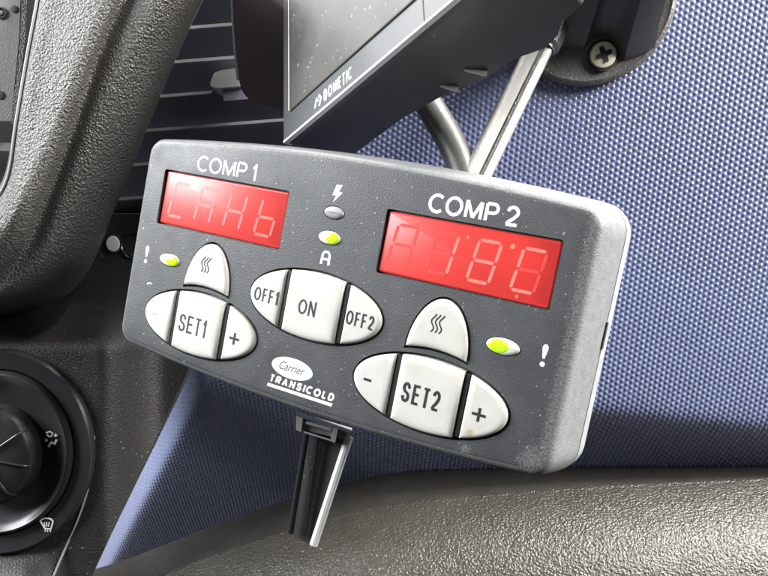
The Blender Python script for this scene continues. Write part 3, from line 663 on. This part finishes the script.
V, F = mslab([(s_ - 0.5, t_), (s_ - 0.1, t_), (s_ - 0.1, TM - 3), (s_ - 0.5, TM - 3)], [(0, 0.1), (0, -0.7)]); mk('screen_edge', V, F, 'trim_and_glint', scrn, smooth=0)
sb, tb_ = mst(423, 10); V, F = mslab([(sb, 0.3), (sb + 0.4, 0.3), (sb + 0.4, t_), (sb, t_)], [(0, 0.05), (0, -0.04)]); mk('panel_joint', V, F, 'void', bez, smooth=0)
V, F = mslab([(0.6, -0.35), (SM, -0.35), (SM, 0.3), (0.6, 0.3)], [(0, 1.2), (0, -0.25)]); mk('lower_trim', V, F, 'trim_and_glint', bez, smooth=0)
(xa, ya), (xb, yb) = mst(324, 96), mst(352, 78)
th = 0.44 * t_
letters('lettering', 'DOMETIC', (xa, xb, 0.25 * t_, 0.25 * t_ + th), th * 0.15, 0, 'print_white', bez, gap=0.2, xf=lambda p: mp(p[0], p[1], -0.06 - p[2]))
lx0 = mst(315, 104)[0]; lw = xa - lx0
V1 = stroke([(lx0, 0.30 * t_), (lx0 + lw * 0.22, 0.30 * t_ + th * 0.75), (lx0 + lw * 0.4, 0.30 * t_ + th * 0.35)], lw * 0.16, 0.02, -0.06)
V2 = stroke([(lx0 + lw * 0.42, 0.28 * t_ + th * 0.9), (lx0 + lw * 0.68, 0.28 * t_ + th * 0.5), (lx0 + lw * 0.48, 0.25 * t_)], lw * 0.18, 0.02, -0.06)
V, F = add(V1, V2); mk('logo_mark', [mp(*v) for v in V], F, 'print_white', bez, smooth=0)
# body behind the bezel: its underside is what the photograph shows
und = nrm(e2)
def us_(px, py):
    p = hit(px, py, P0 + e2 * 0.8, und) - P0; return np.dot(p, e1), np.dot(p, e3)
far = [us_(*p) for p in [(332, 170), (400, 120), (455, 89), (488, 78), (517, 58), (546, 48), (560, 35), (566, 20)]]
poly = [(1.2, 2.6)] + far + [(far[-1][0] + 6, far[-1][1] - 1), (far[-1][0] + 10, 2.6)]
poly = [(float(a), float(b)) for a, b in poly]
def bodyring(t, ins): return [mp(a, t, b) for a, b in (off2(poly[::-1], -ins) if ins else poly[::-1])]
area2 = sum(poly[i][0] * poly[(i + 1) % len(poly)][1] - poly[(i + 1) % len(poly)][0] * poly[i][1] for i in range(len(poly)))
sg = -1 if area2 > 0 else 1
rings = [[mp(a, t, b) for a, b in (off2(poly, sg * ins * 1.0) if False else poly)] for t, ins in ((0.8, 0), (90, 0))]
rings = []
cen = np.mean(poly, axis=0)
for t, k_ in ((0.8, 0.97), (1.3, 0.99), (2.4, 1.0), (90, 1.0)):
    rings.append([mp(cen[0] + (a - cen[0]) * k_, t, cen[1] + (b - cen[1]) * k_) for a, b in poly])
V, F = loft(rings); body = mk('rear_housing', V, F, 'black_satin', mon, smooth=40)
for (x, y), (xx, yy) in [((440, 85), (457, 87)), ((464, 69), (486, 71))]:
    (s0, d0), (s1, d1) = us_(x, y), us_(xx, yy)
    V, F = tube([P0 + e1 * s0 + e3 * d0 + e2 * 0.6, P0 + e1 * s1 + e3 * d1 + e2 * 0.2], [0.35, 0.9], 8); mk('clip_lug', V, F, 'tab_plastic', body)
# rounded housing at the monitor's left, behind the bezel
def hp(px, py, d): return Pt(px, py, 232 - (px - 232) * 0.06 + d)
ho = [(232, -60), (232.5, 0), (235, 40), (238.5, 76), (243, 92), (252, 101), (266, 107), (284, 111), (300, 112), (300, -60)]
hs = spline([(x, y, 0) for x, y in ho[:9]], 5); ho = [(p[0], p[1]) for p in hs] + [(300, -60)]
cx0, cy0 = 275, 20
V, F = loft([[hp(cx0 + (x - cx0) * k_, cy0 + (y - cy0) * k_, d) for x, y in ho] for k_, d in ((0.95, 0.0), (0.975, 0.3), (0.992, 1.2), (1.0, 3.0), (1.0, 16))]); sh = mk('side_housing', V, F, 'housing_matt', mon, smooth=40)
V, F = tube([hp(x, y, 1.2) for x, y in [(231.5, -50), (231.8, 0), (234, 40), (238, 80)]], 0.5, 8); mk('edge_trim', V, F, 'trim_and_glint', sh)
V, F = loft([[mp(a, b, d) for a, b in ((-0.5, 0.3), (0.2, 0.3), (0.2, 9), (-0.5, 9))] for d in (0.6, 3.0)]); mk('corner_trim', V, F, 'trim_and_glint', bez, smooth=0)
